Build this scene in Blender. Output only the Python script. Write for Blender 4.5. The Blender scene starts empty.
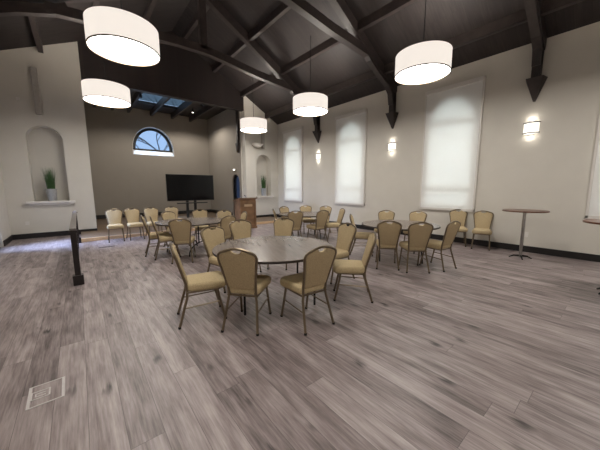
import bpy, bmesh, math, random
from mathutils import Vector, Matrix
S = bpy.context.scene
COL = S.collection
PI = math.pi
# ------------------------------------------------------------------ camera
cam_d = bpy.data.cameras.new('camera'); cam = bpy.data.objects.new('camera', cam_d); COL.objects.link(cam)
pitch, roll, yaw = 0.1356, -0.0034, 0.6861
fw = Vector((math.sin(yaw)*math.cos(pitch), math.cos(yaw)*math.cos(pitch), -math.sin(pitch)))
rt = Vector((math.cos(yaw), -math.sin(yaw), 0)); up = rt.cross(fw)
r2 = rt*math.cos(roll) + up*math.sin(roll); u2 = -rt*math.sin(roll) + up*math.cos(roll)
m = Matrix((r2, u2, -fw)).transposed().to_4x4(); m.translation = (0, 0, 1.55)
cam.matrix_world = m
cam_d.sensor_width = 36; cam_d.lens = 36*269.2/600; cam_d.clip_start = .05
S.camera = cam
# ------------------------------------------------------------------ world, exposure, daylight
S.view_settings.view_transform = 'Standard'; S.view_settings.look = 'None'
S.view_settings.gamma = 1; S.view_settings.use_curve_mapping = False
S.view_settings.exposure = 1.62
PENDANT_GLOW = 7.0; SHADE_GLOW = 0.265; WINDOW_W = 84; SCONCE_GLOW = .42
w = bpy.data.worlds.new('sky'); S.world = w; w.use_nodes = True
bg = w.node_tree.nodes['Background']; bg.inputs[0].default_value = (.45, .66, 1.0, 1); bg.inputs[1].default_value = .33
def area(name, loc, rot, sx, sy, watts, color, spread=PI):
    d = bpy.data.lights.new(name, 'AREA'); d.shape = 'RECTANGLE'; d.size = sx; d.size_y = sy
    d.energy = watts; d.color = color; d.spread = spread
    o = bpy.data.objects.new(name, d); COL.objects.link(o); o.location = loc; o.rotation_euler = rot
    return o
XR = 8.3; XL = -1.7; YN = 11.95; YB = -4.0; YA = 16.5
AXR = 6.36
OX0, OX1 = .42, 6.41                       # the opening to the stage alcove
WY = [10.65, 7.04, 3.40, -0.20, -3.0]      # window centres on the right wall
for y in WY[:4]:
    area('daylight', (XR+.75, y, 2.7), (0, PI/2, 0), 3.9, 1.9, WINDOW_W, (1.0, .98, .95))
# daylight falling through the glazed side door in the left wall
area('daylight', (XL-.25, 10.1, 1.5), (0, math.radians(-62), 0), 1.6, .9, 26, (.45, .6, 1.0), math.radians(70))
AWC_ = 3.38
# the alcove's one lit ceiling spot, plus a lamp added to brighten the walls
for x_, y_ in ((4.9, 14.6), (2.27, 13.6)):
    d_ = bpy.data.lights.new('alcove_light', 'SPOT'); d_.energy = 58; d_.spot_size = math.radians(165); d_.spot_blend = .4; d_.color = (1, .92, .82); d_.shadow_soft_size = .06
    o_ = bpy.data.objects.new('alcove_light', d_); COL.objects.link(o_); o_.location = (x_, y_, 5.1)
# blue lamp added outside the half-round window for its sill; then skylight daylight
area('daylight', (AWC_, YA+.95, 5.7), (math.radians(-22), 0, 0), 1.9, .5, 42, (.42, .65, 1.0), math.radians(70))
area('daylight', (2.85, 14.1, 5.95), (0, 0, 0), 1.0, 1.9, 8, (.6, .75, 1.0))

# ------------------------------------------------------------------ materials
def newmat(name):
    mt = bpy.data.materials.new(name); mt.use_nodes = True
    nt = mt.node_tree; return mt, nt, nt.nodes['Principled BSDF']
def N(nt, t, **kw):
    n = nt.nodes.new(t)
    for k, v in kw.items(): setattr(n, k, v)
    return n
def mat(name, c, rough=.6, metal=0, noise=.06, scale=20, bump=0, bscale=200, emit=None, es=0, spec=.5):
    mt, nt, b = newmat(name); L = nt.links.new
    tc = N(nt, 'ShaderNodeTexCoord'); nz = N(nt, 'ShaderNodeTexNoise'); nz.inputs['Scale'].default_value = scale
    L(tc.outputs['Object'], nz.inputs['Vector'])
    cr = N(nt, 'ShaderNodeValToRGB'); cr.color_ramp.elements[0].position = .3; cr.color_ramp.elements[1].position = .7
    cr.color_ramp.elements[0].color = tuple(x*(1-noise) for x in c)+(1,)
    cr.color_ramp.elements[1].color = tuple(min(1, x*(1+noise)) for x in c)+(1,)
    L(nz.outputs[0], cr.inputs[0]); L(cr.outputs[0], b.inputs['Base Color'])
    b.inputs['Roughness'].default_value = rough; b.inputs['Metallic'].default_value = metal
    b.inputs['Specular IOR Level'].default_value = spec
    if bump:
        n2 = N(nt, 'ShaderNodeTexNoise'); n2.inputs['Scale'].default_value = bscale; L(tc.outputs['Object'], n2.inputs['Vector'])
        bp = N(nt, 'ShaderNodeBump'); bp.inputs['Strength'].default_value = bump; bp.inputs['Distance'].default_value = .01
        L(n2.outputs[0], bp.inputs['Height']); L(bp.outputs[0], b.inputs['Normal'])
    if emit:
        b.inputs['Emission Color'].default_value = emit+(1,); b.inputs['Emission Strength'].default_value = es
    return mt
def mth(nt, op, a, b=None):
    n = N(nt, 'ShaderNodeMath', operation=op)
    for i, v in enumerate((a, b)):
        if v is None: continue
        if isinstance(v, (int, float)): n.inputs[i].default_value = v
        else: nt.links.new(v, n.inputs[i])
    return n.outputs[0]
def planks(name, cols, width, length, rough, along='Y', grain=(60, 3), seam=.6, spec=.5, knots=True, cloud=.62, bmp=.12):
    mt, nt, b = newmat(name); L = nt.links.new
    tc = N(nt, 'ShaderNodeTexCoord'); sp = N(nt, 'ShaderNodeSeparateXYZ'); L(tc.outputs['Object'], sp.inputs[0])
    u, v = (sp.outputs[0], sp.outputs[1]) if along == 'Y' else (sp.outputs[1], sp.outputs[0])
    uw = mth(nt, 'DIVIDE', mth(nt, 'ADD', u, .08), width); iu = mth(nt, 'FLOOR', uw); fu = mth(nt, 'FRACT', uw)
    w1 = N(nt, 'ShaderNodeTexWhiteNoise', noise_dimensions='1D'); L(iu, w1.inputs['W'])
    vl = mth(nt, 'ADD', mth(nt, 'DIVIDE', v, length), mth(nt, 'MULTIPLY', w1.outputs[0], 7.3))
    iv = mth(nt, 'FLOOR', vl); fv = mth(nt, 'FRACT', vl)
    cb = N(nt, 'ShaderNodeCombineXYZ'); L(iu, cb.inputs[0]); L(iv, cb.inputs[1])
    w2 = N(nt, 'ShaderNodeTexWhiteNoise', noise_dimensions='3D'); L(cb.outputs[0], w2.inputs['Vector'])
    # grain, stretched along the plank, shifted for each plank
    gv = N(nt, 'ShaderNodeCombineXYZ')
    L(mth(nt, 'ADD', mth(nt, 'MULTIPLY', u, grain[0]), mth(nt, 'MULTIPLY', w2.outputs[0], 40)), gv.inputs[0])
    L(mth(nt, 'MULTIPLY', v, grain[1]), gv.inputs[1]); L(mth(nt, 'MULTIPLY', w2.outputs[0], 13), gv.inputs[2])
    g = N(nt, 'ShaderNodeTexNoise'); g.inputs['Scale'].default_value = 1; g.inputs['Detail'].default_value = 5; g.inputs['Roughness'].default_value = .65
    L(gv.outputs[0], g.inputs['Vector'])
    # broad cloudy tone inside each plank
    bv = N(nt, 'ShaderNodeCombineXYZ')
    L(mth(nt, 'MULTIPLY', u, 13), bv.inputs[0]); L(mth(nt, 'MULTIPLY', v, 2.4), bv.inputs[1]); L(mth(nt, 'MULTIPLY', w2.outputs[0], 29), bv.inputs[2])
    g2 = N(nt, 'ShaderNodeTexNoise'); g2.inputs['Scale'].default_value = 1; g2.inputs['Detail'].default_value = 3; L(bv.outputs[0], g2.inputs['Vector'])
    f = mth(nt, 'ADD', mth(nt, 'ADD', mth(nt, 'MULTIPLY', w2.outputs[0], .12), .07), mth(nt, 'ADD', mth(nt, 'MULTIPLY', g.outputs[0], .42), mth(nt, 'ADD', mth(nt, 'MULTIPLY', g2.outputs[0], cloud), (.62-cloud)/2)))
    cr = N(nt, 'ShaderNodeValToRGB'); e = cr.color_ramp.elements
    e[0].position = .45; e[0].color = cols[0]+(1,); e[1].position = .85; e[1].color = cols[2]+(1,)
    x = e.new(.63); x.color = cols[1]+(1,)
    L(f, cr.inputs[0]); last = cr.outputs[0]
    if knots:
        kv = N(nt, 'ShaderNodeCombineXYZ'); L(mth(nt, 'ADD', mth(nt, 'MULTIPLY', u, 5.2), mth(nt, 'MULTIPLY', g2.outputs[0], .9)), kv.inputs[0]); L(mth(nt, 'ADD', mth(nt, 'MULTIPLY', v, 2.3), mth(nt, 'MULTIPLY', g.outputs[0], .5)), kv.inputs[1])
        vo = N(nt, 'ShaderNodeTexVoronoi'); vo.inputs['Scale'].default_value = 1; L(kv.outputs[0], vo.inputs['Vector'])
        k = mth(nt, 'LESS_THAN', 0, 1)
        kr = N(nt, 'ShaderNodeMapRange'); kr.inputs[1].default_value = .05; kr.inputs[2].default_value = .20; kr.inputs[3].default_value = .85; kr.inputs[4].default_value = 0
        L(vo.outputs['Distance'], kr.inputs[0])
        sel = mth(nt, 'GREATER_THAN', N_sep(nt, vo.outputs['Color']), .25)
        mx = N(nt, 'ShaderNodeMix', data_type='RGBA'); L(mth(nt, 'MULTIPLY', kr.outputs[0], sel), mx.inputs[0]); L(last, mx.inputs[6]); mx.inputs[7].default_value = tuple(c*.35 for c in cols[0])+(1,)
        last = mx.outputs[2]
    d1 = mth(nt, 'MINIMUM', mth(nt, 'MULTIPLY', mth(nt, 'MINIMUM', fu, mth(nt, 'SUBTRACT', 1, fu)), width), mth(nt, 'MULTIPLY', mth(nt, 'MINIMUM', fv, mth(nt, 'SUBTRACT', 1, fv)), length))
    sm = mth(nt, 'LESS_THAN', d1, .0016)
    mx = N(nt, 'ShaderNodeMix', data_type='RGBA'); L(mth(nt, 'MULTIPLY', sm, seam), mx.inputs[0]); L(last, mx.inputs[6]); mx.inputs[7].default_value = tuple(c*.3 for c in cols[0])+(1,)
    L(mx.outputs[2], b.inputs['Base Color'])
    b.inputs['Roughness'].default_value = rough; b.inputs['Specular IOR Level'].default_value = spec
    bp = N(nt, 'ShaderNodeBump'); bp.inputs['Strength'].default_value = bmp; bp.inputs['Distance'].default_value = .004
    L(g.outputs[0], bp.inputs['Height']); L(bp.outputs[0], b.inputs['Normal'])
    return mt
def N_sep(nt, c):
    s = N(nt, 'ShaderNodeSeparateColor'); nt.links.new(c, s.inputs[0]); return s.outputs[0]
M = {}
M['floor'] = planks('grey_oak_planks', [(.062,.046,.044), (.245,.198,.193), (.475,.41,.40)], .19, 1.9, .42, grain=(66, 3.4), cloud=.44)
M['stage'] = planks('stage_oak', [(.09,.055,.033), (.15,.095,.056), (.22,.15,.09)], .09, 1.1, .35, along='X', knots=False)
M['nosing'] = mat('oak_nosing', (.75, .53, .32), .4)
M['wall'] = mat('warm_white_paint', (.635, .605, .545), .85, noise=.015, scale=3, bump=.15, bscale=60)
M['taupe'] = mat('taupe_paint', (.30, .27, .232), .85, noise=.015, scale=3, bump=.15, bscale=60)
M['white'] = mat('white_trim', (.72, .69, .65), .5, noise=.01)
M['ceil'] = planks('stained_roof_boards', [(.012,.009,.0085), (.020,.0145,.0135), (.032,.024,.022)], .13, 3.2, .6, along='X', seam=.9, knots=False)
M['beam'] = mat('stained_beam', (.034, .025, .023), .5, noise=.25, scale=6)
M['header'] = planks('header_boards', [(.012,.008,.007), (.02,.014,.013), (.03,.02,.018)], .16, 3, .5, along='X', seam=.6, knots=False)
M['base'] = mat('black_baseboard', (.012, .010, .010), .45)
M['blackwood'] = mat('black_stained_wood', (.014, .009, .009), .35)
M['rail_sheen'] = mat('handrail_painted_sheen', (.15, .13, .118), .35)  # grey sheen on the dark rail is painted into its base colour
M['fabric'] = mat('gold_fabric', (.46, .36, .218), .9, noise=.12, scale=90, bump=.3, bscale=500, spec=.2)
M['seatfab'] = mat('gold_seat_fabric', (.52, .415, .25), .88, noise=.12, scale=90, bump=.3, bscale=500, spec=.2)
M['frame'] = mat('bronze_metal', (.20, .155, .105), .33, metal=.75, noise=.1)
M['rubber'] = mat('black_rubber', (.01, .01, .01), .8)
M['table'] = planks('table_laminate', [(.085,.066,.056), (.15,.12,.103), (.22,.18,.155)], 3.0, 9.0, .25, grain=(16, 1.6), seam=0, knots=False, cloud=.2, bmp=0)
M['edge'] = mat('table_edge', (.035, .026, .022), .5)
M['darkmetal'] = mat('dark_steel', (.012, .012, .012), .4, metal=.5)
M['chrome'] = mat('brushed_steel', (.45, .44, .43), .28, metal=1)
M['lightmetal'] = mat('pale_metal', (.60, .57, .56), .45, metal=.2)
M['darkchrome'] = mat('aged_steel', (.16, .15, .14), .35, metal=.8)
M['redwood'] = mat('brown_top', (.13, .055, .032), .3, noise=.2)
M['screen'] = mat('screen_glass', (.004, .004, .005), .15, noise=.0, spec=.25)
M['plastic'] = mat('black_plastic', (.012, .012, .012), .5)
M['lectern'] = mat('walnut_veneer', (.21, .115, .06), .38, noise=.25, scale=5)
M['plaque'] = mat('brass_plaque', (.55, .40, .26), .4, metal=.2)
M['grass'] = mat('grass_blade', (.045, .11, .03), .5, noise=.4, scale=30)
M['bucket'] = mat('galvanised_metal', (.42, .43, .44), .4, metal=.55, noise=.12, scale=25)
M['soil'] = mat('soil', (.03, .02, .012), .9)
M['greyplastic'] = mat('grey_plastic', (.42, .39, .35), .5)
M['bark'] = mat('bark', (.16, .16, .17), .9, noise=.3)
def emis(name, c, s, mixd=.5):
    mt, nt, b = newmat(name)
    b.inputs['Base Color'].default_value = (.8*c[0], .8*c[1], .8*c[2], 1); b.inputs['Roughness'].default_value = .7
    b.inputs['Emission Color'].default_value = tuple(c)+(1,); b.inputs['Emission Strength'].default_value = s
    return mt
M['diffuser'] = emis('lamp_diffuser', (1, .955, .89), PENDANT_GLOW)
M['lampshade'] = emis('lamp_drum_fabric', (1, .92, .84), SHADE_GLOW)
M['sconce'] = emis('sconce_glass', (1, .95, .86), SCONCE_GLOW)
M['spot'] = emis('spot_lens', (1, .9, .75), 6)
M['exit'] = emis('emergency_lens', (1, .95, .9), 1.5)
mt, nt, b = newmat('roller_shade_cloth')
tr = N(nt, 'ShaderNodeBsdfTranslucent'); tr.inputs[0].default_value = (.78, .83, .82, 1)
di = N(nt, 'ShaderNodeBsdfDiffuse'); wv = N(nt, 'ShaderNodeTexNoise'); wv.inputs['Scale'].default_value = 80
cr = N(nt, 'ShaderNodeValToRGB'); cr.color_ramp.elements[0].color = (.90, .885, .86, 1); cr.color_ramp.elements[1].color = (.94, .925, .90, 1)
nt.links.new(wv.outputs[0], cr.inputs[0]); nt.links.new(cr.outputs[0], di.inputs[0])
mxs = N(nt, 'ShaderNodeMixShader'); mxs.inputs[0].default_value = .2
nt.links.new(di.outputs[0], mxs.inputs[1]); nt.links.new(tr.outputs[0], mxs.inputs[2]); nt.links.new(mxs.outputs[0], nt.nodes['Material Output'].inputs[0])
M['cloth'] = mt
def glass(name, tint):
    mt, nt, b = newmat(name)
    t = N(nt, 'ShaderNodeBsdfTransparent'); t.inputs[0].default_value = tint+(1,)
    g = N(nt, 'ShaderNodeBsdfGlossy'); g.inputs['Roughness'].default_value = .05
    x = N(nt, 'ShaderNodeMixShader'); x.inputs[0].default_value = .06
    nt.links.new(t.outputs[0], x.inputs[1]); nt.links.new(g.outputs[0], x.inputs[2]); nt.links.new(x.outputs[0], nt.nodes['Material Output'].inputs[0])
    return mt
M['glass'] = glass('window_glass', (.96, .98, 1))
M['blueglass'] = glass('tinted_glass', (.2, .22, .27))
# frosted skylight pane lit by the sky
M['skypane'] = glass('skylight_glass', (.42, .45, .45))

# ------------------------------------------------------------------ mesh helpers
class MB:
    def __init__(s): s.bm = bmesh.new()
    def face(s, pts):
        return s.bm.faces.new([s.bm.verts.new(p) for p in pts])
    def box(s, lo, hi, bev=0, mtx=None):
        x0, y0, z0 = lo; x1, y1, z1 = hi
        v = [s.bm.verts.new(p) for p in [(x0,y0,z0),(x1,y0,z0),(x1,y1,z0),(x0,y1,z0),(x0,y0,z1),(x1,y0,z1),(x1,y1,z1),(x0,y1,z1)]]
        fs = [s.bm.faces.new([v[i] for i in f]) for f in [(3,2,1,0),(4,5,6,7),(0,1,5,4),(1,2,6,5),(2,3,7,6),(3,0,4,7)]]
        if mtx is not None: bmesh.ops.transform(s.bm, matrix=mtx, verts=v)
        if bev:
            es = list({e for f in fs for e in f.edges}); bmesh.ops.bevel(s.bm, geom=es, offset=bev, segments=2, affect='EDGES', profile=.5)
        return s
    def tube(s, path, r, n=10, flat=None, closed=False):
        P = [Vector(p) for p in path]; K = len(P); rings = []
        rr = r if isinstance(r, (list, tuple)) else [r]*K
        nrm = None
        for i in range(K):
            if closed: t = (P[(i+1) % K]-P[i-1]).normalized()
            else:
                a = P[i]-P[i-1] if i else P[1]-P[0]; c = P[i+1]-P[i] if i < K-1 else P[-1]-P[-2]
                t = (a.normalized()+c.normalized()).normalized()
            if nrm is None:
                nrm = t.cross(Vector((0,0,1)) if abs(t.z) < .9 else Vector((0,1,0))).normalized()
            else: nrm = (nrm - t*nrm.dot(t)).normalized()
            bn = t.cross(nrm)
            rings.append([s.bm.verts.new(P[i]+rr[i]*(math.cos(2*PI*k/n)*nrm+math.sin(2*PI*k/n)*bn*(flat or 1))) for k in range(n)])
        for i in range(K if closed else K-1):
            A, B = rings[i], rings[(i+1) % K]
            for k in range(n): s.bm.faces.new([A[k], A[(k+1) % n], B[(k+1) % n], B[k]])
        if not closed:
            s.bm.faces.new(rings[0][::-1]); s.bm.faces.new(rings[-1])
        return s
    def lathe(s, prof, n=48, c=(0,0,0)):
        rings = []
        for r, z in prof:
            if r < 1e-6: rings.append([s.bm.verts.new((c[0], c[1], c[2]+z))])
            else: rings.append([s.bm.verts.new((c[0]+r*math.cos(2*PI*k/n), c[1]+r*math.sin(2*PI*k/n), c[2]+z)) for k in range(n)])
        for A, B in zip(rings, rings[1:]):
            for k in range(n):
                k2 = (k+1) % n
                if len(A) == 1: s.bm.faces.new([A[0], B[k2], B[k]])
                elif len(B) == 1: s.bm.faces.new([A[k], A[k2], B[0]])
                else: s.bm.faces.new([A[k], A[k2], B[k2], B[k]])
        return s
    def prism(s, pts, off):
        off = Vector(off); a = [s.bm.verts.new(p) for p in pts]; b_ = [s.bm.verts.new(Vector(p)+off) for p in pts]
        s.bm.faces.new(a[::-1]); s.bm.faces.new(b_); n = len(a)
        for i in range(n): s.bm.faces.new([a[i], a[(i+1) % n], b_[(i+1) % n], b_[i]])
        return s
    def pillow(s, pts, fn, t, rim, layers=5):
        """pts: 2D outline; fn(u, v, w) -> 3D; w runs 0..t with rounded rims"""
        cx = sum(p[0] for p in pts)/len(pts); cy = sum(p[1] for p in pts)/len(pts); rings = []
        prof = []
        for i in range(layers+1):
            a = PI/2*i/layers; prof.append((1-math.sin(a), rim*(1-math.cos(a))))
        prof = [(q, wz) for q, wz in prof]
        allp = [(rim*q, wz) for q, wz in prof] + [(rim*q, t-wz) for q, wz in reversed(prof)]
        for ins, wz in allp:
            ring = []
            for p in pts:
                d = math.hypot(p[0]-cx, p[1]-cy); k = (d-ins)/d if d > 1e-6 else 1
                ring.append(s.bm.verts.new(fn(cx+(p[0]-cx)*k, cy+(p[1]-cy)*k, wz)))
            rings.append(ring)
        n = len(pts)
        for A, B in zip(rings, rings[1:]):
            for k in range(n): s.bm.faces.new([A[k], A[(k+1) % n], B[(k+1) % n], B[k]])
        s.bm.faces.new(rings[0][::-1]); s.bm.faces.new(rings[-1])
        return s
    def build(s, name, material, parent=None, smooth=True):
        bmesh.ops.recalc_face_normals(s.bm, faces=s.bm.faces)
        for f in s.bm.faces: f.smooth = smooth
        for e in s.bm.edges:
            if len(e.link_faces) != 2 or e.calc_face_angle(0) > math.radians(38): e.smooth = False
        me = bpy.data.meshes.new(name); s.bm.to_mesh(me); s.bm.free(); me.materials.append(material)
        o = bpy.data.objects.new(name, me); COL.objects.link(o)
        if parent is not None: o.parent = parent
        return o
def empty(name, label, cat, loc=(0,0,0), rz=0, group=None):
    o = bpy.data.objects.new(name, None); o.empty_display_size = .1; COL.objects.link(o)
    o.location = loc; o.rotation_euler = (0, 0, rz); o['label'] = label; o['category'] = cat
    if group: o['group'] = group
    return o
def tag(o, label, cat, group=None):
    o['label'] = label; o['category'] = cat
    if group: o['group'] = group
    return o
def struct(o, label=None):
    o['kind'] = 'structure'
    if label: o['label'] = label
    return o
def dup(root, loc, rz, label, group=None):
    r = root.copy(); COL.objects.link(r); r.location = loc; r.rotation_euler = (0, 0, rz); r['label'] = label
    if group: r['group'] = group
    for ch in list(root.children):
        c = ch.copy(); COL.objects.link(c); c.parent = r
        for g in list(ch.children):
            d = g.copy(); COL.objects.link(d); d.parent = c
    return r

# ------------------------------------------------------------------ room shell
RX, RZ = 3.4, 7.65          # ridge
EL, ER = 5.37, 4.81         # eaves: left, right
def roofz(x):
    return ER+(RZ-ER)*(XR-x)/(XR-RX) if x > RX else EL+(RZ-EL)*(x-XL)/(RX-XL)
struct(MB().box((XL-.3, YB-.3, -.1), (XR+.3, YA+.3, 0)).build('floor', M['floor'], smooth=False), 'grey oak plank floor')
def arch_wall(mp, a0, a1, top, holes, depth, back=False, nseg=16):
    """wall face in (a, z), holes = (centre, half width, z bottom, z spring, rise); mp(a, z, d) -> xyz"""
    mb = MB(); cuts = []
    def quad(x0, x1, zb0, zb1, zt0, zt1): mb.face([mp(x0, zb0, 0), mp(x1, zb1, 0), mp(x1, zt1, 0), mp(x0, zt0, 0)])
    xs = [a0]
    for c, hw, zb, zs, rise in sorted(holes):
        x = xs[-1]
        if x < c-hw: quad(x, c-hw, 0, 0, top(x), top(c-hw))
        pts = [(c-hw*math.cos(PI*k/nseg), zs+rise*math.sin(PI*k/nseg)) for k in range(nseg+1)]
        for (p, q), (r_, t) in zip(pts, pts[1:]):
            quad(p, r_, q, t, top(p), top(r_))
            if zb > 0: quad(p, r_, 0, 0, zb, zb)
        loop = [(c-hw, zb)]+pts+[(c+hw, zb)]
        for (p, q), (r_, t) in zip(loop, loop[1:]): mb.face([mp(p, q, 0), mp(r_, t, 0), mp(r_, t, depth), mp(p, q, depth)])
        if zb > 0: mb.face([mp(c-hw, zb, 0), mp(c+hw, zb, 0), mp(c+hw, zb, depth), mp(c-hw, zb, depth)])
        if back: mb.face([mp(p, q, depth) for p, q in loop])
        xs.append(c+hw)
    x = xs[-1]
    if x < a1: quad(x, a1, 0, 0, top(x), top(a1))
    bmesh.ops.remove_doubles(mb.bm, verts=mb.bm.verts, dist=1e-5)
    return mb
WH, WZB, WZS = .62, 1.0, 3.42
wr = arch_wall(lambda a, z, d: (XR+d, a, z), YB, YN, lambda a: ER+.1, [(y, WH, WZB, WZS, .62) for y in WY[:4]], .32).build('wall_right', M['wall'], smooth=False)
struct(wr, 'warm white right wall with tall arched window openings')
struct(MB().box((XL-.3, YB, 0), (XL, 9.55, EL+.1)).box((XL-.3, 9.55, 2.3), (XL, 10.65, EL+.1)).box((XL-.3, 10.65, 0), (XL, YN, EL+.1)).build('wall_left', M['wall'], smooth=False), 'white left wall')
struct(MB().prism([(XL, YB, 0), (XR, YB, 0), (XR, YB, ER), (RX, YB, RZ), (XL, YB, EL)], (0, -.3, 0)).build('wall_back', M['wall'], smooth=False))
# gable wall with niches and the tall opening of the stage alcove
for nm, a0, a1, c, hw, zs, rise in (('wall_front_left', XL, OX0, -.66, .43, 3.13, .40), ('wall_front_right', OX1, XR, 7.42, .42, 2.82, .40)):
    o = arch_wall(lambda a, z, d: (a, YN+d, z), a0, a1, lambda a: roofz(a)+.02, [(c, hw, 1.15, zs, rise)], .40, back=True)
    jx = OX0 if a1 == OX0 else OX1
    o.face([(jx, YN, 0), (jx, YN+.38, 0), (jx, YN+.38, roofz(jx)), (jx, YN, roofz(jx))])
    if jx == OX1: o.face([(jx+.02, YN+.379, 0), (AXR-.001, YN+.379, 0), (AXR-.001, YN+.379, 5.7), (jx+.02, YN+.379, 5.7)])
    struct(o.build(nm, M['wall'], smooth=False), 'white gable wall with an arched niche')
struct(MB().prism([(OX0, YN+.05, 5.2), (OX1, YN+.05, 5.2), (OX1, YN+.05, roofz(OX1)), (RX, YN+.05, RZ), (OX0, YN+.05, roofz(OX0))], (0, .25, 0)).build('wall_header', M['header'], smooth=False), 'dark boarded wall above the alcove opening')
struct(arch_wall(lambda a, z, d: (AXR+d, a, z), YN+.38, YA, lambda a: 5.75, [(13.0, .43, .1, 1.85, .43)], .25).build('wall_alcove_right', M['taupe'], smooth=False), 'taupe side wall of the alcove')
struct(MB().box((OX0-.25, YN+.3, 0), (OX0, YA, 5.75)).build('wall_alcove_left', M['taupe'], smooth=False))
AWC, AWR, AWZ, AWH = 3.38, 1.0, 3.34, 1.18
mb = arch_wall(lambda a, z, d: (a, YA+d, z), OX0, AXR+.05, lambda a: 5.75, [(AWC, AWR, AWZ, AWZ+.3, AWH)], .28, nseg=24)
struct(mb.build('wall_alcove_back', M['taupe'], smooth=False), 'taupe back wall of the alcove')
# ceilings
def slab(x0, z0, x1, z1): return [(x0, YB-.3, z0), (x1, YB-.3, z1), (x1, YB-.3, z1+.2), (x0, YB-.3, z0+.2)]
mb = MB(); mb.prism(slab(XL-.3, roofz(XL)-.134, RX, RZ), (0, YN+.3-YB+.3, 0)); mb.prism(slab(RX, RZ, XR+.3, roofz(XR)-.174), (0, YN+.3-YB+.3, 0))
struct(mb.build('ceiling', M['ceil'], smooth=False), 'dark stained board ceiling of the open roof')
SK = (2.33, 4.38, 12.5, 15.3)
mb = MB(); z0 = 5.62
mb.box((OX0-.2, YN+.3, z0), (SK[0], YA+.1, z0+.12)); mb.box((SK[1], YN+.3, z0), (AXR+.2, YA+.1, z0+.12))
mb.box((SK[0], YN+.3, z0), (SK[1], SK[2], z0+.12)); mb.box((SK[0], SK[3], z0), (SK[1], YA+.1, z0+.12))
struct(mb.build('ceiling_alcove', M['header'], smooth=False), 'dark ceiling of the alcove')
o = struct(MB().box((SK[0]-.02, SK[2]-.02, z0+.14), (SK[1]+.02, SK[3]+.02, z0+.16)).build('window_6', M['skypane'], smooth=False), 'blue lit skylight')
tn = [0]
def trim(mb, m_, label, smooth=False):
    tn[0] += 1; return struct(mb.build('trim_%d' % tn[0], m_, smooth=smooth), label)
for i, x in enumerate((.95, 1.65, 2.33, 3.36, 4.38, 5.35)):
    trim(MB().box((x-.05, YN+.3, 5.36), (x+.05, YA, 5.62)), M['beam'], 'dark alcove ceiling beam')
for x in (7.6, 6.3, 5.0, 3.72, 2.2, .8, -.5):
    z = roofz(x); trim(MB().box((x-.06, YB, z-.2), (x+.06, YN, z+.02)), M['beam'], 'dark purlin running the length of the roof')
# trusses: rafters, lower chord and curved braces; wall posts ending in pointed corbels are their parts
def beam2(mb, p, q, y, h, w_):
    d = Vector((q[0]-p[0], 0, q[1]-p[1])).normalized(); n = Vector((-d.z, 0, d.x))*h/2
    a = Vector((p[0], y-w_/2, p[1])); b_ = Vector((q[0], y-w_/2, q[1]))
    mb.prism([a-n, b_-n, b_+n, a+n], (0, w_, 0))
def sweep2(mb, pts, y, h, w_):
    up_, lo_ = [], []
    for i, p in enumerate(pts):
        a = Vector(pts[max(0, i-1)]); c = Vector(pts[min(len(pts)-1, i+1)]); d = (c-a).normalized(); n = Vector((-d.y, d.x))*h/2
        up_.append(Vector(p)+n); lo_.append(Vector(p)-n)
    for i in range(len(pts)-1):
        mb.prism([(lo_[i].x, y-w_/2, lo_[i].y), (lo_[i+1].x, y-w_/2, lo_[i+1].y), (up_[i+1].x, y-w_/2, up_[i+1].y), (up_[i].x, y-w_/2, up_[i].y)], (0, w_, 0))
for y in (8.84, 5.24, 1.62, -2.0):
    mb = MB(); W = .2
    beam2(mb, (XR, ER-.15), (RX, RZ-.17), y, .26, W); beam2(mb, (XL, EL-.15), (RX, RZ-.17), y, .26, W)
    lc = [(6.85, 5.42), (5.3, 5.56), (4.0, 5.74), (RX, 5.8)]; lcl = [(-.2, 5.62), (1.2, 5.72), (2.6, 5.8), (RX, 5.8)]
    sweep2(mb, lc, y, .22, W*.9); sweep2(mb, lcl, y, .22, W*.9)
    beam2(mb, (RX, 5.8), (RX, RZ-.1), y, .2, W*.9)
    t = trim(mb, M['beam'], 'dark timber roof truss')
    b1 = MB(); sweep2(b1, [(8.2, 4.25), (8.12, 4.6), (7.9, 4.82), (7.4, 5.05), (6.95, 5.3), (6.7, 5.55)], y, .2, W*.8); b1.build('brace', M['beam'], t, smooth=False)
    b1 = MB(); sweep2(b1, [(-1.6, 4.4), (-1.5, 4.9), (-1.2, 5.2), (-.7, 5.42), (-.1, 5.6), (.2, 5.75)], y, .2, W*.8); b1.build('brace', M['beam'], t, smooth=False)
    for s, xw, zt in ((1, XR, ER), (-1, XL, EL)):
        dz = 0 if s > 0 else .3
        MB().box((min(xw, xw-s*.16), y-.08, 3.8+dz), (max(xw, xw-s*.16), y+.08, zt)).build('wall_post', M['beam'], t, smooth=False)
        c = MB(); zt2, zb = 3.98+dz, 3.5+dz
        q = [(xw, y-.19, zt2), (xw, y+.19, zt2), (xw-s*.24, y+.15, zt2), (xw-s*.24, y-.15, zt2)]
        bot = [(xw, y-.02, zb), (xw, y+.02, zb), (xw-s*.03, y+.02, zb), (xw-s*.03, y-.02, zb)]
        c.face(q); c.face(bot)
        for k in range(4): c.face([q[k], q[(k+1) % 4], bot[(k+1) % 4], bot[k]])
        bmesh.ops.remove_doubles(c.bm, verts=c.bm.verts, dist=1e-5)
        c.build('corbel', M['beam'], t, smooth=False)
c = MB(); c.box((AXR-.1, 12.42, 3.6), (AXR, 12.56, 5.62)); c.prism([(AXR, 12.36, 3.75), (AXR, 12.49, 3.3), (AXR, 12.62, 3.75)], (-.14, 0, 0))
trim(c, M['beam'], 'dark post and pointed bracket on the alcove side wall')
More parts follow.
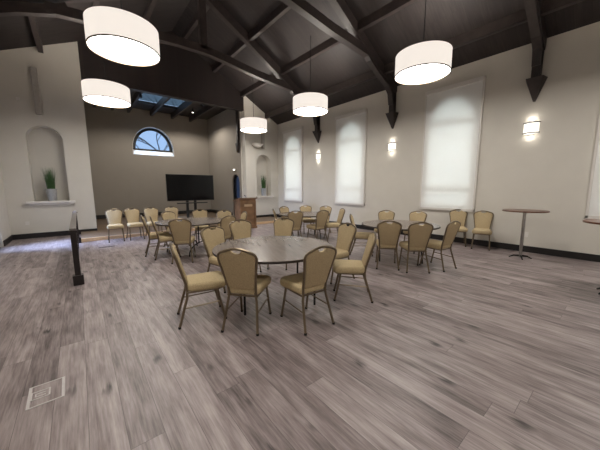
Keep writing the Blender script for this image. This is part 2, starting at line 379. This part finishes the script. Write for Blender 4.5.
# baseboards
def bb(name, lo, hi): struct(MB().box(lo, hi).build(name, M['base'], smooth=False), 'black baseboard')
bb('baseboard_right', (XR-.025, YB, 0), (XR, YN, .15)); bb('baseboard_left', (XL, 10.75, 0), (XL+.025, YN, .15))
bb('baseboard_front_left', (XL, YN-.025, 0), (OX0, YN, .16)); bb('baseboard_front_right', (OX1, YN-.025, .02), (XR, YN, .19))
bb('baseboard_alcove_back', (OX0, YA-.025, .09), (AXR, YA, .27)); bb('baseboard_alcove_right', (AXR-.025, 13.5, .09), (AXR, YA, .27))
# stage platform
struct(MB().box((-.04, 10.16, 0), (7.75, YN-.03, .085)).box((OX0, YN-.03, 0), (AXR, YA, .085)).build('floor_stage', M['stage'], smooth=False), 'low wooden stage floor')
trim(MB().box((-.05, 10.10, 0), (7.76, 10.16, .1)), M['nosing'], 'light oak edge of the low stage')
# ------------------------------------------------------------------ windows with roller shades
for i, y in enumerate(WY[:4]):
    f = MB(); x0, x1 = XR+.03, XR+.09
    n = 24; arc = [(y-WH*math.cos(PI*k/n), WZS+.62*math.sin(PI*k/n)) for k in range(n+1)]
    loop = [(y-WH, WZB)]+arc+[(y+WH, WZB)]
    cy, cz = y, (WZB+WZS)/2+.3
    inn = [(p+(.06 if p < y-.01 else -.06 if p > y+.01 else 0)*1, q-(.06 if q > WZS else 0) if q > WZB else q+.06) for p, q in loop]
    K = len(loop)
    for k in range(K):
        a, b_ = loop[k], loop[(k+1) % K]; c_, d_ = inn[k], inn[(k+1) % K]
        f.prism([(x0, a[0], a[1]), (x0, b_[0], b_[1]), (x0, d_[0], d_[1]), (x0, c_[0], c_[1])], (x1-x0, 0, 0))
    f.box((x0-.01, y-WH, 3.30), (x1, y+WH, 3.42)); f.box((x0-.01, y-WH, 1.44), (x1, y+WH, 1.56))
    wf = struct(f.build('window_%d' % (i+1), M['white'], smooth=False), 'tall arched window behind a white roller shade')
    MB().prism([(x0+.03, p, q) for p, q in loop], (.006, 0, 0)).build('pane', M['glass'], wf, smooth=False)
    hw = .76
    MB().box((XR-.052, y-hw+.04, .96), (XR-.050, y+hw-.04, 4.26)).build('roller_shade', M['cloth'], wf, smooth=False)
    t = MB(); t.box((XR-.09, y-hw, 4.26), (XR, y+hw, 4.36), .006); t.box((XR-.06, y-hw, .91), (XR, y-hw+.04, 4.26)); t.box((XR-.06, y+hw-.04, .91), (XR, y+hw, 4.26)); t.box((XR-.06, y-hw, .90), (XR, y+hw, .96))
    t.build('shade_frame', M['white'], wf, smooth=False)
# half-round window of the alcove
f = MB(); yy0, yy1 = YA+.2, YA+.26; n = 28
o_, i_ = [], []
zc = AWZ+.3
for k in range(n+1):
    a = PI*k/n; o_.append((AWC-(AWR-.03)*math.cos(a), zc+(AWH-.03)*math.sin(a))); i_.append((AWC-(AWR-.17)*math.cos(a), zc+(AWH-.17)*math.sin(a)))
for k in range(n): f.prism([(p[0], yy0, p[1]) for p in (o_[k], o_[k+1], i_[k+1], i_[k])], (0, yy1-yy0, 0))
f.box((AWC-AWR, yy0, zc-.07), (AWC+AWR, yy1, zc+.02))
wf = struct(f.build('window_5', M['plastic'], smooth=False), 'half round window with a dark frame')
lin = MB(); lo2 = [(AWC-AWR+.004, AWZ+.004)]+[(AWC-(AWR-.004)*math.cos(PI*k/n), zc+(AWH-.004)*math.sin(PI*k/n)) for k in range(n+1)]+[(AWC+AWR-.004, AWZ+.004)]
for k in range(len(lo2)):
    a, c_ = lo2[k], lo2[(k+1) % len(lo2)]; q = lambda p: (AWC+(p[0]-AWC)*.985, zc+(p[1]-zc)*.985)
    lin.prism([(a[0], YA-.004, a[1]), (c_[0], YA-.004, c_[1]), (q(c_)[0], YA-.004, q(c_)[1]), (q(a)[0], YA-.004, q(a)[1])], (0, .2, 0))
MB().prism([(AWC-AWR, YA-.01, AWZ-.02), (AWC-AWR, YA-.01, AWZ+.01), (AWC-AWR, yy0, zc-.06), (AWC-AWR, yy0, AWZ-.02)], (2*AWR, 0, 0)).build('sloped_sill', M['white'], wf, smooth=False)
lin.build('reveal_liner', M['white'], wf, smooth=False)
MB().prism([(p, yy0+.03, q) for p, q in o_], (0, .006, 0)).build('pane', M['glass'], wf, smooth=False)
# bare tree outside the half-round window
random.seed(4)
def branch(mb, p, d, r, depth):
    pts = [p]; q = p.copy(); dd = d.copy()
    for k in range(5):
        dd = (dd+Vector((random.uniform(-.25, .25), random.uniform(-.2, .2), random.uniform(-.1, .18)))).normalized()
        q = q+dd*(.35 if depth else .55); pts.append(q.copy())
        if depth < 2 and k > 0:
            for _ in range(1): branch(mb, q.copy(), (dd+Vector((random.uniform(-1, 1), random.uniform(-.5, .5), random.uniform(-.3, .8)))).normalized(), r*.55, depth+1)
    mb.tube(pts, [r*(1-.12*k) for k in range(len(pts))], 5)
mb = MB(); branch(mb, Vector((5.2, 20, 3.2)), Vector((-.75, 0, .8)).normalized(), .07, 0); branch(mb, Vector((5.2, 20, 3.2)), Vector((-.1, 0, 1)).normalized(), .06, 0); branch(mb, Vector((5.3, 20, 2.8)), Vector((-1, 0, .35)).normalized(), .06, 0); mb.tube([(5.6, 20.05, -.1), (5.4, 20, 1.6), (5.2, 20, 3.25)], [.2, .13, .08], 8)
tag(mb.build('tree', M['bark']), 'bare branching tree seen outside through the half round window', 'tree')
# doors
d = MB(); n = 16; ax = AXR+.06
lo_ = [(13.0-.43, .1)]+[(13.0-.43*math.cos(PI*k/n), 1.85+.43*math.sin(PI*k/n)) for k in range(n+1)]+[(13.0+.43, .1)]
li_ = [(13.0-.36, .1)]+[(13.0-.36*math.cos(PI*k/n), 1.85+.36*math.sin(PI*k/n)) for k in range(n+1)]+[(13.0+.36, .1)]
for k in range(len(lo_)-1): d.prism([(ax, *p) for p in (lo_[k], lo_[k+1], li_[k+1], li_[k])], (.06, 0, 0))
d.box((ax, 12.57, .1), (ax+.06, 13.43, .3)); d.box((ax, 12.57, 1.0), (ax+.06, 13.43, 1.06))
dr = struct(d.build('door_1', M['plastic'], smooth=False), 'arched glazed door in the alcove')
MB().prism([(ax+.03, *p) for p in li_], (.006, 0, 0)).build('pane', M['blueglass'], dr, smooth=False)
d = MB(); d.box((XL-.15, 9.55, 0), (XL-.08, 9.63, 2.3)); d.box((XL-.15, 10.57, 0), (XL-.08, 10.65, 2.3)); d.box((XL-.15, 9.63, 2.22), (XL-.08, 10.57, 2.3)); d.box((XL-.15, 9.63, 0), (XL-.08, 10.57, .12))
dr = struct(d.build('door_2', M['plastic'], smooth=False), 'glazed side door in the left wall')
MB().box((XL-.12, 9.63, .12), (XL-.115, 10.57, 2.22)).build('pane', M['glass'], dr, smooth=False)

# ------------------------------------------------------------------ pendant drum lamps
def pendant():
    t = empty('pendant_lamp', '', 'lamp', (0,0,0)); R = .55; h = .41
    MB().lathe([(R, 0), (R, h), (R-.012, h), (R-.012, 0), (R, 0)], 72).build('drum_shade', M['lampshade'], t)
    MB().lathe([(0, .022), (R-.014, .022), (R-.014, .030), (0, .030)], 72).build('diffuser', M['diffuser'], t)
    MB().lathe([(R+.004, -.004), (R+.004, .014), (R-.016, .014), (R-.016, -.004), (R+.004, -.004)], 72).build('rim', M['frame'], t)
    k = MB(); k.tube([(0, 0, h-.05), (0, 0, 3.5)], .008, 8)
    for a in range(3):
        k.tube([(0, 0, h-.02), ((R-.01)*math.cos(a*2.094), (R-.01)*math.sin(a*2.094), h-.02)], .006, 6)
    return t, k
PL = [((.87, 5.93), 'largest glowing drum pendant lamp at the upper left of the hall'),
      ((.87, 9.5), 'glowing drum pendant lamp hanging beside the left edge of the stage alcove'),
      ((5.93, 6.71), 'glowing drum pendant lamp hanging above the middle of the hall before the truss bracket'),
      ((5.93, 10.27), 'smallest, farthest glowing drum pendant lamp, before the right niche wall'),
      ((5.93, 3.1), 'large glowing drum pendant lamp at the upper right, near the big window'),
      ((5.93, -.5), 'drum pendant lamp right of the camera, outside the photo'), ((.87, 2.3), 'drum pendant lamp above the camera position, outside the photo'), ((.87, -1.3), 'drum pendant lamp behind the camera, outside the photo')]
pt, stem0 = pendant(); stem0.bm.free()
for i, ((x, y), lb) in enumerate(PL):
    if i == 0:
        o = pt; o.location = (x, y, 3.945); o['label'] = lb; o['group'] = 'drum pendant lamps'
        prot_children = list(pt.children)
    else:
        o = pt.copy(); COL.objects.link(o); o.location = (x, y, 3.945); o['label'] = lb
        for ch in prot_children:
            c = ch.copy(); COL.objects.link(c); c.parent = o
    zt = roofz(x)-3.945
    k = MB(); k.tube([(0, 0, .34), (0, 0, zt)], .008, 8)
    for a in range(3): k.tube([(0, 0, .36), (.535*math.cos(a*2.094), .535*math.sin(a*2.094), .36)], .006, 6)
    k.build('suspension_rod', M['darkmetal'], o)

# ------------------------------------------------------------------ wall sconces
def sconce(y, lb):
    t = empty('wall_sconce', lb, 'lamp', (XR, y, 2.92), 0, 'wall sconces between the windows')
    for dz in (-.2, .2):
        d_ = bpy.data.lights.new('sconce_glow', 'POINT'); d_.energy = .3; d_.color = (1, .93, .82); d_.shadow_soft_size = .03
        o_ = bpy.data.objects.new('sconce_glow', d_); COL.objects.link(o_); o_.location = (XR-.075, y, 2.92+dz)
    n = 10; pr_ = [(-.015-.085*math.sin(PI*k/n), -.14+.28*k/n) for k in range(n+1)]
    MB().prism([(p, q, -.13) for p, q in pr_], (0, 0, .26)).build('glass_shade', M['sconce'], t)
    for z in (-.125, .105):
        pp = [(-.02-.09*math.sin(PI*k/n), -.16+.32*k/n) for k in range(n+1)]
        MB().prism([(p, q, z) for p, q in pp], (0, 0, .022)).build('metal_band', M['darkchrome'], t)
    MB().box((-.015, -.06, -.17), (0, .06, .17)).build('back_plate', M['chrome'], t)
sconce(1.62, 'lit glass wall sconce between the big window and the right edge window')
sconce(5.24, 'lit glass wall sconce below the middle truss corbel')
sconce(8.84, 'farthest lit glass wall sconce, between the two distant windows')

# ------------------------------------------------------------------ banquet chairs
def yb(z): return -.20-.13*max(0, (z-.45))/.47
def make_chair():
    t = empty('banquet_chair', '', 'chair')
    # seat cushion
    pts = []
    def rr(cx, cy, r, a0, a1):
        for k in range(5):
            a = math.radians(a0+(a1-a0)*k/4); pts.append((cx+r*math.cos(a), cy+r*math.sin(a)))
    rr(.155, .175, .055, 0, 90); rr(-.155, .175, .055, 90, 180); rr(-.145, -.165, .04, 180, 270); rr(.145, -.165, .04, 270, 360)
    MB().pillow(pts, lambda u, v, w_: (u, v, .395+w_+.012*(1-(u/.22)**2)*(1 if w_ > .04 else 0)), .095, .036).build('seat', M['seatfab'], t)
    # back panel with shoulders and a notch at the handle
    half = [(.0, .465), (.128, .465), (.150, .485), (.162, .58), (.181, .70), (.197, .79), (.200, .83), (.188, .855), (.165, .870), (.12, .886), (.08, .903), (.06, .903), (.048, .885), (.03, .874), (0, .871)]
    half = [(x, .46+(z-.46)*1.035) for x, z in half]
    o2 = half+[(-x, z) for x, z in reversed(half[1:-1])]
    MB().pillow(o2, lambda u, v, w_: (u, yb(v)-.018+w_, v), .042, .016, 3).build('backrest', M['fabric'], t)
    # metal arch around the back
    fr = [(.155, .40), (.160, .48), (.172, .58), (.191, .70), (.208, .79), (.212, .83), (.202, .860), (.175, .882), (.13, .896), (.09, .910), (.05, .920), (0, .923)]
    fr = [(x, .46+(z-.46)*1.035) if z > .46 else (x, z) for x, z in fr]
    path = [(x, yb(z)-.004, z) for x, z in fr]; path += [(-x, yy, z) for x, yy, z in reversed(path[:-1])]
    MB().tube(path, .0145, 8).build('back_frame', M['frame'], t)
    for s in (1, -1):
        lg = MB(); lg.tube([(s*.148, yb(.40), .43), (s*.165, -.21, .33), (s*.20, -.305, .012)], .0145, 8)
        l = lg.build('leg', M['frame'], t); MB().lathe([(0, 0), (.016, 0), (.016, .022), (0, .022)], 10, (s*.201, -.307, 0)).build('foot_cap', M['rubber'], l)
        lg = MB(); lg.tube([(s*.17, .12, .40), (s*.178, .155, .22), (s*.187, .20, .012)], .0145, 8)
        l = lg.build('leg', M['frame'], t); MB().lathe([(0, 0), (.016, 0), (.016, .022), (0, .022)], 10, (s*.187, .201, 0)).build('foot_cap', M['rubber'], l)
        MB().tube([(s*.182, -.245, .215), (s*.178, .152, .235)], .008, 6).build('stretcher', M['frame'], t)
    sf = MB(); sf.tube([(.17, -.2, .388), (.17, .15, .388), (.14, .185, .388), (-.14, .185, .388), (-.17, .15, .388), (-.17, -.2, .388)], .011, 8, closed=True)
    sf.build('seat_frame', M['frame'], t)
    return t
G1, G2, G3, G4 = 'chairs around the near round table', 'chairs around the left round table', 'chairs around the far round table', 'chairs around the right round table'
G5, G6 = 'chairs along the stage edge', 'chairs against the right wall'
CH = [
 (1.09, 3.16, 103, G1, 'gold banquet chair seen side on, facing right at the near table'),
 (1.45, 2.71, 50, G1, 'gold banquet chair with its back to the camera, nearest to the floor box'),
 (1.965, 2.335, 4, G1, 'gold banquet chair turned slightly, its back to the camera, right of the nearest one'),
 (2.90, 2.44, -44, G1, 'gold banquet chair pulled out on the right of the near table, seen side on'),
 (3.29, 3.12, -84, G1, 'gold banquet chair tilted in view, behind the pulled out side-on chair'),
 (1.71, 3.94, 167, G1, 'gold banquet chair with a notched back at the far left of the near table'),
 (2.36, 4.46, 188, G1, 'gold banquet chair standing behind the near table, in front of the lectern'),
 (3.00, 4.30, 232, G1, 'gold banquet chair behind the near table, just left of the far table'),
 (1.70, 6.07, 26, G2, 'gold banquet chair with its back to the camera at the left table'),
 (1.42, 7.08, 100, G2, 'gold banquet chair side on at the left table, the farther left of two'),
 (1.52, 6.60, 99, G2, 'gold banquet chair side on at the left table, the nearer of two'),
 (1.98, 7.62, 155, G2, 'gold banquet chair behind the left table, left of the screen stand'),
 (2.68, 7.72, 192, G2, 'gold banquet chair behind the left table, below the wide black screen'),
 (2.97, 7.10, 225, G2, 'gold banquet chair behind the left table, right of the screen stand'),
 (2.50, 6.02, -16, G2, 'gold banquet chair with its back to the camera at the right of the left table'),
 (3.06, 6.50, -80, G2, 'gold banquet chair side on in front of the lectern'),
 (4.74, 6.52, 118, G3, 'gold banquet chair side on at the left end of the far table'),
 (5.42, 7.11, 172, G3, 'gold banquet chair facing the camera at the far left of the far table'),
 (4.68, 6.02, 26, G3, 'gold banquet chair, back to the camera, at the near left of the far table'),
 (6.12, 7.04, 206, G3, 'gold banquet chair facing the camera directly behind the far table'),
 (5.27, 5.70, 6, G3, 'gold banquet chair, back to the camera, at the near right of the far table'),
 (6.32, 6.53, 246, G3, 'gold banquet chair facing the camera at the far right of the far table'),
 (5.90, 5.66, -62, G3, 'gold banquet chair side on at the right end of the far table'),
 (5.14, 3.88, 146, G4, 'gold banquet chair seen edge on at the left of the right table'),
 (4.70, 2.99, 52, G4, 'gold banquet chair with its back to the camera, left one at the right table'),
 (4.90, 2.55, 42, G4, 'gold banquet chair with its back to the camera, middle one at the right table'),
 (5.38, 2.33, 8, G4, 'gold banquet chair angled to the left at the right end of the right table'),
 (6.22, 4.08, 248, G4, 'gold banquet chair facing the camera behind the left half of the right table'),
 (6.60, 3.44, 258, G4, 'gold banquet chair facing the camera behind the right half of the right table'),
 (7.92, 2.88, 246, G6, 'gold banquet chair against the right wall under the big window, the left of two'),
 (7.93, 2.32, 254, G6, 'gold banquet chair against the right wall, nearest to the tall bar table'),
 (.78, 9.66, 184, G5, 'gold banquet chair at the left end of the row along the stage edge'),
 (1.29, 9.68, 177, G5, 'gold banquet chair second from the left along the stage edge'),
 (1.82, 9.66, 178, G5, 'gold banquet chair third from the left along the stage edge'),
 (2.44, 9.67, 180, G5, 'gold banquet chair at the right end of the row along the stage edge'),
]
ch0 = make_chair()
for i, (x, y, th, g, lb) in enumerate(CH):
    if i == 0:
        ch0.location = (x, y, 0); ch0.rotation_euler = (0, 0, -math.radians(th)); ch0['label'] = lb; ch0['group'] = g
    else: dup(ch0, (x, y, 0), -math.radians(th), lb, g)

# ------------------------------------------------------------------ round folding tables
def make_table(t, arched):
    R = .81
    MB().lathe([(0, .735), (R-.004, .735), (R-.001, .762), (0, .762)], 80).build('tabletop', M['table'], t)
    MB().lathe([(R-.004, .733), (R+.002, .733), (R+.002, .758), (R-.004, .758), (R-.004, .733)], 80).build('edge_band', M['edge'], t)
    for sy in (1, -1):
        if arched:                                   # wishbone feet under two short posts
            MB().tube([(.44*math.cos(PI*k/14)*-1, sy*.42, .005+.30*math.sin(PI*k/14)**.8) for k in range(15)], .014, 8).build('arched_foot', M['darkmetal'], t)
            for sx in (1, -1): MB().tube([(sx*.16, sy*.42, .28), (sx*.16, sy*.42, .72)], .0145, 8).build('leg', M['darkmetal'], t)
        else:
            for sx in (1, -1): MB().tube([(sx*.46, sy*.37, 0), (sx*.46, sy*.37, .60), (sx*.44, sy*.37, .66), (sx*.40, sy*.37, .72)], .0145, 8).build('leg', M['darkmetal'], t)
        MB().tube([(-.42, sy*.37, .725), (.42, sy*.37, .725)], .012, 8).build('crossbar', M['darkmetal'], t)
        if arched: MB().tube([(-.3, sy*.39, .50), (.3, sy*.39, .50)], .008, 6).build('stretcher', M['darkmetal'], t)
    return t
TB = [(2.03, 3.05, -21, 'large round table with grey wood top in the middle foreground'), (2.12, 6.8, 20, 'round folding table on the left, in front of the wide black screen'),
      (5.44, 6.42, 60, 'farthest round folding table, near the right niche wall'), (5.43, 3.17, 38, 'round folding table on the right, below the big shaded window')]
for i, (x, y, th, lb) in enumerate(TB):
    if i < 2: tb0 = make_table(empty('round_table', lb, 'table', (x, y, 0), math.radians(th), 'round folding tables'), i == 1)
    else: dup(tb0, (x, y, 0), math.radians(th), lb, 'round folding tables')

# ------------------------------------------------------------------ tall bar tables
def bar_table():
    t = empty('bar_table', '', 'table')
    MB().lathe([(0, 1.035), (.395, 1.035), (.40, 1.04), (.40, 1.058), (.395, 1.063), (0, 1.063)], 56).build('tabletop', M['redwood'], t)
    MB().lathe([(0, .035), (.03, .035), (.03, 1.0), (.10, 1.02), (.10, 1.035), (0, 1.035)], 20).build('column', M['chrome'], t)
    for k in range(4):
        a = k*PI/2+.4; dx, dy = math.cos(a), math.sin(a)
        l = MB().tube([(0, 0, .06), (dx*.12, dy*.12, .055), (dx*.2, dy*.2, .012)], [.022, .018, .01], 8).build('base_leg', M['darkmetal'], t)
    return t
bt = bar_table(); bt.location = (7.45, 1.41, 0); bt['label'] = 'tall round bar table standing against the right wall, beside two chairs'; bt['group'] = 'tall bar tables'
dup(bt, (5.88, .02, 0), .5, 'tall round bar table cut off by the right edge of the photo', 'tall bar tables')

# ------------------------------------------------------------------ screen on its stand
t = empty('television', 'wide black flat screen held on a stand in the stage alcove', 'television', (3.85, 12.2, 1.03))
MB().box((-1.0, -.02, 0), (1.0, .03, 1.12), .008).build('bezel', M['plastic'], t, smooth=False)
MB().box((-.985, -.0225, .02), (.985, -.018, 1.105)).build('screen', M['screen'], t, smooth=False)
t = empty('television_stand', 'black two-column stand with a shelf below the wide screen', 'stand', (3.85, 12.3, .085))
for x in (-.17, .17):
    MB().box((x-.05, -.04, .05), (x+.05, .03, 1.5), .004).build('column', M['plastic'], t, smooth=False)
    MB().box((x-.035, -.38, 0), (x+.035, .38, .06), .004).build('base_foot', M['plastic'], t, smooth=False)
MB().box((-.62, -.3, .83), (.62, -.07, .87), .004).build('shelf', M['plastic'], t, smooth=False)
MB().box((-.14, -.03, .45), (.14, .03, .52)).build('crossbar', M['plastic'], t, smooth=False)
MB().box((-.3, -.068, 1.1), (.3, -.03, 1.42)).build('mounting_plate', M['plastic'], t, smooth=False)

# ------------------------------------------------------------------ lectern
t = empty('lectern', 'brown wooden lectern with a pale plaque, in front of the stage', 'lectern', (5.02, 9.5, 0), 0)
t.scale = (1.13, 1.0, 1.0)
b_ = MB(); b_.box((-.30, -.22, .06), (.30, .24, 1.06)); b_.build('body', M['lectern'], t, smooth=False)
MB().box((-.33, -.25, 0), (.33, .27, .07), .006).build('plinth', M['lectern'], t, smooth=False)
f = MB(); f.box((-.30, -.24, .07), (-.23, -.22, 1.06)); f.box((.23, -.24, .07), (.30, -.22, 1.06)); f.box((-.23, -.24, .98), (.23, -.22, 1.06)); f.box((-.23, -.24, .07), (.23, -.22, .15))
f.build('front_frame', M['lectern'], t, smooth=False)
MB().prism([(-.34, -.28, 1.16), (-.34, .28, 1.06), (-.34, .28, 1.10), (-.34, -.28, 1.20)], (.68, 0, 0)).build('reading_top', M['lectern'], t, smooth=False)
MB().prism([(-.30, -.22, 1.05), (-.30, .24, 1.05), (-.30, .24, 1.07), (-.30, -.22, 1.16)], (.60, 0, 0)).build('top_housing', M['lectern'], t, smooth=False)
MB().box((-.15, -.248, .86), (.15, -.238, .95)).build('plaque', M['plaque'], t, smooth=False)
g = MB(); g.tube([(-.02, -.1, 1.15), (-.02, -.12, 1.22), (-.02, -.05, 1.27)], .008, 6); g.tube([(-.02, -.05, 1.27), (-.02, -.0, 1.29)], .016, 8)
g.build('microphone', M['rubber'], t)

# ------------------------------------------------------------------ niches: ledges and potted grass
def ledge(x0, x1, lb):
    t = empty('niche_ledge', lb, 'ledge', ((x0+x1)/2, YN, 1.1)); h = (x1-x0)/2
    MB().box((-h, -.13, 0), (h, .02, .07), .006).build('shelf_board', M['white'], t, smooth=False)
    MB().box((-h+.05, -.06, -.06), (h-.05, 0, 0), .004).build('moulding', M['white'], t, smooth=False)
ledge(-1.27, -.09, 'white ledge under the arched niche in the left wall'); ledge(6.93, 7.93, 'white ledge under the arched niche beside the far window')
random.seed(11)
def potted(x, lb):
    t = empty('potted_grass', lb, 'plant', (x, YN+.06, 1.172), 0, 'potted grasses in the niches')
    p = MB(); p.lathe([(0, 0), (.115, 0), (.145, .36), (.155, .365), (.155, .385), (.14, .385), (.135, .34), (0, .34)], 28); p.build('pot', M['bucket'], t)
    MB().lathe([(0, .341), (.132, .341), (.12, .35), (0, .353)], 24).build('soil', M['soil'], t)
    g = MB()
    for k in range(210):
        a = random.uniform(0, 2*PI); r = .10*math.sqrt(random.random()); L_ = random.uniform(.45, .82); sp = random.uniform(.01, .17)
        bx, by = r*math.cos(a), r*math.sin(a); a2 = a+random.uniform(-.5, .5); dx, dy = math.cos(a2), math.sin(a2)
        if dy > 0: sp *= .5
        pr_ = None
        for j in range(4):
            f_ = j/3; c_ = Vector((bx+dx*sp*f_**1.7, min(.15, by+dy*sp*f_**1.7), .34+L_*f_*(1-.08*f_))); w_ = .006*(1-f_)+.0008
            A, B = c_+Vector((-dy*w_, dx*w_, 0)), c_+Vector((dy*w_, -dx*w_, 0))
            if pr_: g.face([pr_[0], pr_[1], B, A])
            pr_ = (A, B)
    g.build('grass_blades', M['grass'], t)
potted(-.66, 'tall green grass in a metal pot in the left wall niche'); potted(7.42, 'green grass in a metal pot in the niche beside the far window')

# ------------------------------------------------------------------ wall fittings
def column_speaker(x, z0_, z1_, lb):
    t = empty('column_speaker', lb, 'speaker', (x, YN, z0_), 0, 'column speakers')
    h = z1_-z0_
    MB().box((-.075, -.13, 0), (.075, -.02, h), .012).build('cabinet', M['greyplastic'], t, smooth=False)
    MB().box((-.05, -.137, .03), (.05, -.129, h-.03)).build('grille', M['greyplastic'], t, smooth=False)
    for z in (.15, h-.15): MB().box((-.03, -.03, z-.04), (.03, 0, z+.04)).build('wall_bracket', M['darkmetal'], t, smooth=False)
column_speaker(-.71, 3.84, 5.2, 'tall narrow grey column speaker on the left gable wall above the niche')
column_speaker(7.36, 3.52, 4.75, 'narrow pale column speaker above the right niche')
o = MB().lathe([(0, -.11), (.08, -.10), (.2, -.03), (.27, .05), (.255, .05), (.18, -.01), (0, -.07)], 32).build('bowl_uplight', M['white'])
o.location = (6.93, YN-.27, 3.62); tag(o, 'white shallow bowl shaped fitting on the wall above the right niche', 'lamp')
def plate(name, lo, hi, lb, cat, m_):
    tag(MB().box(lo, hi, .004).build(name, m_, smooth=False), lb, cat)
plate('power_outlet', (XR-.008, 1.46, .36), (XR, 1.54, .48), 'white outlet plate low on the right wall beside the bar table', 'outlet', M['white'])
plate('power_outlet', (-1.36, YN-.008, .43), (-1.27, YN, .54), 'white outlet plate low on the left gable wall', 'outlet', M['white'])
plate('motion_sensor', (-1.18, YN-.05, 4.19), (-1.10, YN, 4.27), 'small white sensor high on the left gable wall', 'sensor', M['white'])
t = empty('emergency_light', 'small white light fixed above the arched blue door', 'lamp', (AXR, 13.05, 2.5))
MB().box((-.05, -.11, -.05), (0, .11, .05), .008).build('housing', M['white'], t, smooth=False)
MB().box((-.056, -.08, -.02), (-.05, .08, .03)).build('lens', M['exit'], t, smooth=False)
# ceiling spots of the alcove
for x, y, lb, on in ((4.9, 14.6, 'lit ceiling spot light in the alcove', 1), (4.86, 13.2, 'dark ceiling spot light left of the alcove corner', 0), (5.65, 13.0, 'dark ceiling spot light at the right of the alcove', 0), (2.27, 12.75, 'dark ceiling spot light beside the left pendant lamp', 0)):
    t = empty('ceiling_spot', lb, 'spot light', (x, y, 5.36 if abs(x-2.27) < .1 else 5.62), 0, 'ceiling spot lights')
    MB().tube([(0, 0, 0), (0, 0, -.1)], .015, 8).build('stem', M['plastic'], t)
    MB().lathe([(0, -.08), (.045, -.08), (.06, -.22), (.05, -.22), (.045, -.12), (0, -.12)], 20).build('head', M['plastic'], t)
    MB().lathe([(0, -.205), (.05, -.205), (.05, -.21), (0, -.21)], 20).build('lens', M['spot'] if on else M['screen'], t)

# ------------------------------------------------------------------ railing, floor box, floor strip
t = empty('stair_railing', 'black wooden railing with a newel post, running to the stage edge', 'railing', (-.115, 5.6, 0))
for y, nm in ((0, 'newel_post'), (4.42, 'end_post')):
    p = MB(); p.box((-.038, y-.038, .12), (.038, y+.038, .9), .006); p.box((-.07, y-.07, 0), (.07, y+.07, .16), .008); p.box((-.055, y-.055, .87), (.055, y+.055, .895), .006)
    p.build(nm, M['blackwood'], t, smooth=False)
MB().box((-.042, -.07, .895), (.042, 4.46, .935), .012).build('handrail', M['rail_sheen'], t, smooth=False)
MB().box((-.02, .05, .1), (.02, 4.4, .14)).build('bottom_rail', M['blackwood'], t, smooth=False)
for k in range(1, 22):
    y = k*.2; MB().box((-.015, y-.015, .14), (.015, y+.015, .895)).build('baluster', M['blackwood'], t, smooth=False)
t = empty('floor_box', 'square metal-edged floor outlet box set in the grey planks', 'floor outlet', (-.32, 2.69, 0), .02)
f = MB()
for lo, hi in (((-.105, -.14, 0), (.105, -.13, .005)), ((-.105, .13, 0), (.105, .14, .005)), ((-.105, -.13, 0), (-.088, .13, .005)), ((.088, -.13, 0), (.105, .13, .005))): f.box(lo, hi)
f.build('metal_frame', M['lightmetal'], t, smooth=False)
MB().box((-.088, -.13, 0), (.088, .13, .003)).build('lid', M['floor'], t, smooth=False)
f = MB()
for lo, hi in (((-.09, -.05, .003), (.02, -.043, .006)), ((-.09, .045, .003), (.02, .052, .006)), ((-.09, -.05, .003), (-.08, .052, .006)), ((.012, -.05, .003), (.022, .052, .006)), ((-.06, -.02, .003), (-.005, -.013, .006)), ((-.06, .013, .003), (-.005, .02, .006)), ((-.065, -.02, .003), (-.058, .02, .006))): f.box(lo, hi)
f.build('flap', M['lightmetal'], t, smooth=False)
tag(MB().box((.30, 8.78, 0), (.66, 8.84, .006)).build('cable_cover', M['base'], smooth=False), 'thin dark strip lying on the floor before the stage chairs', 'floor strip')
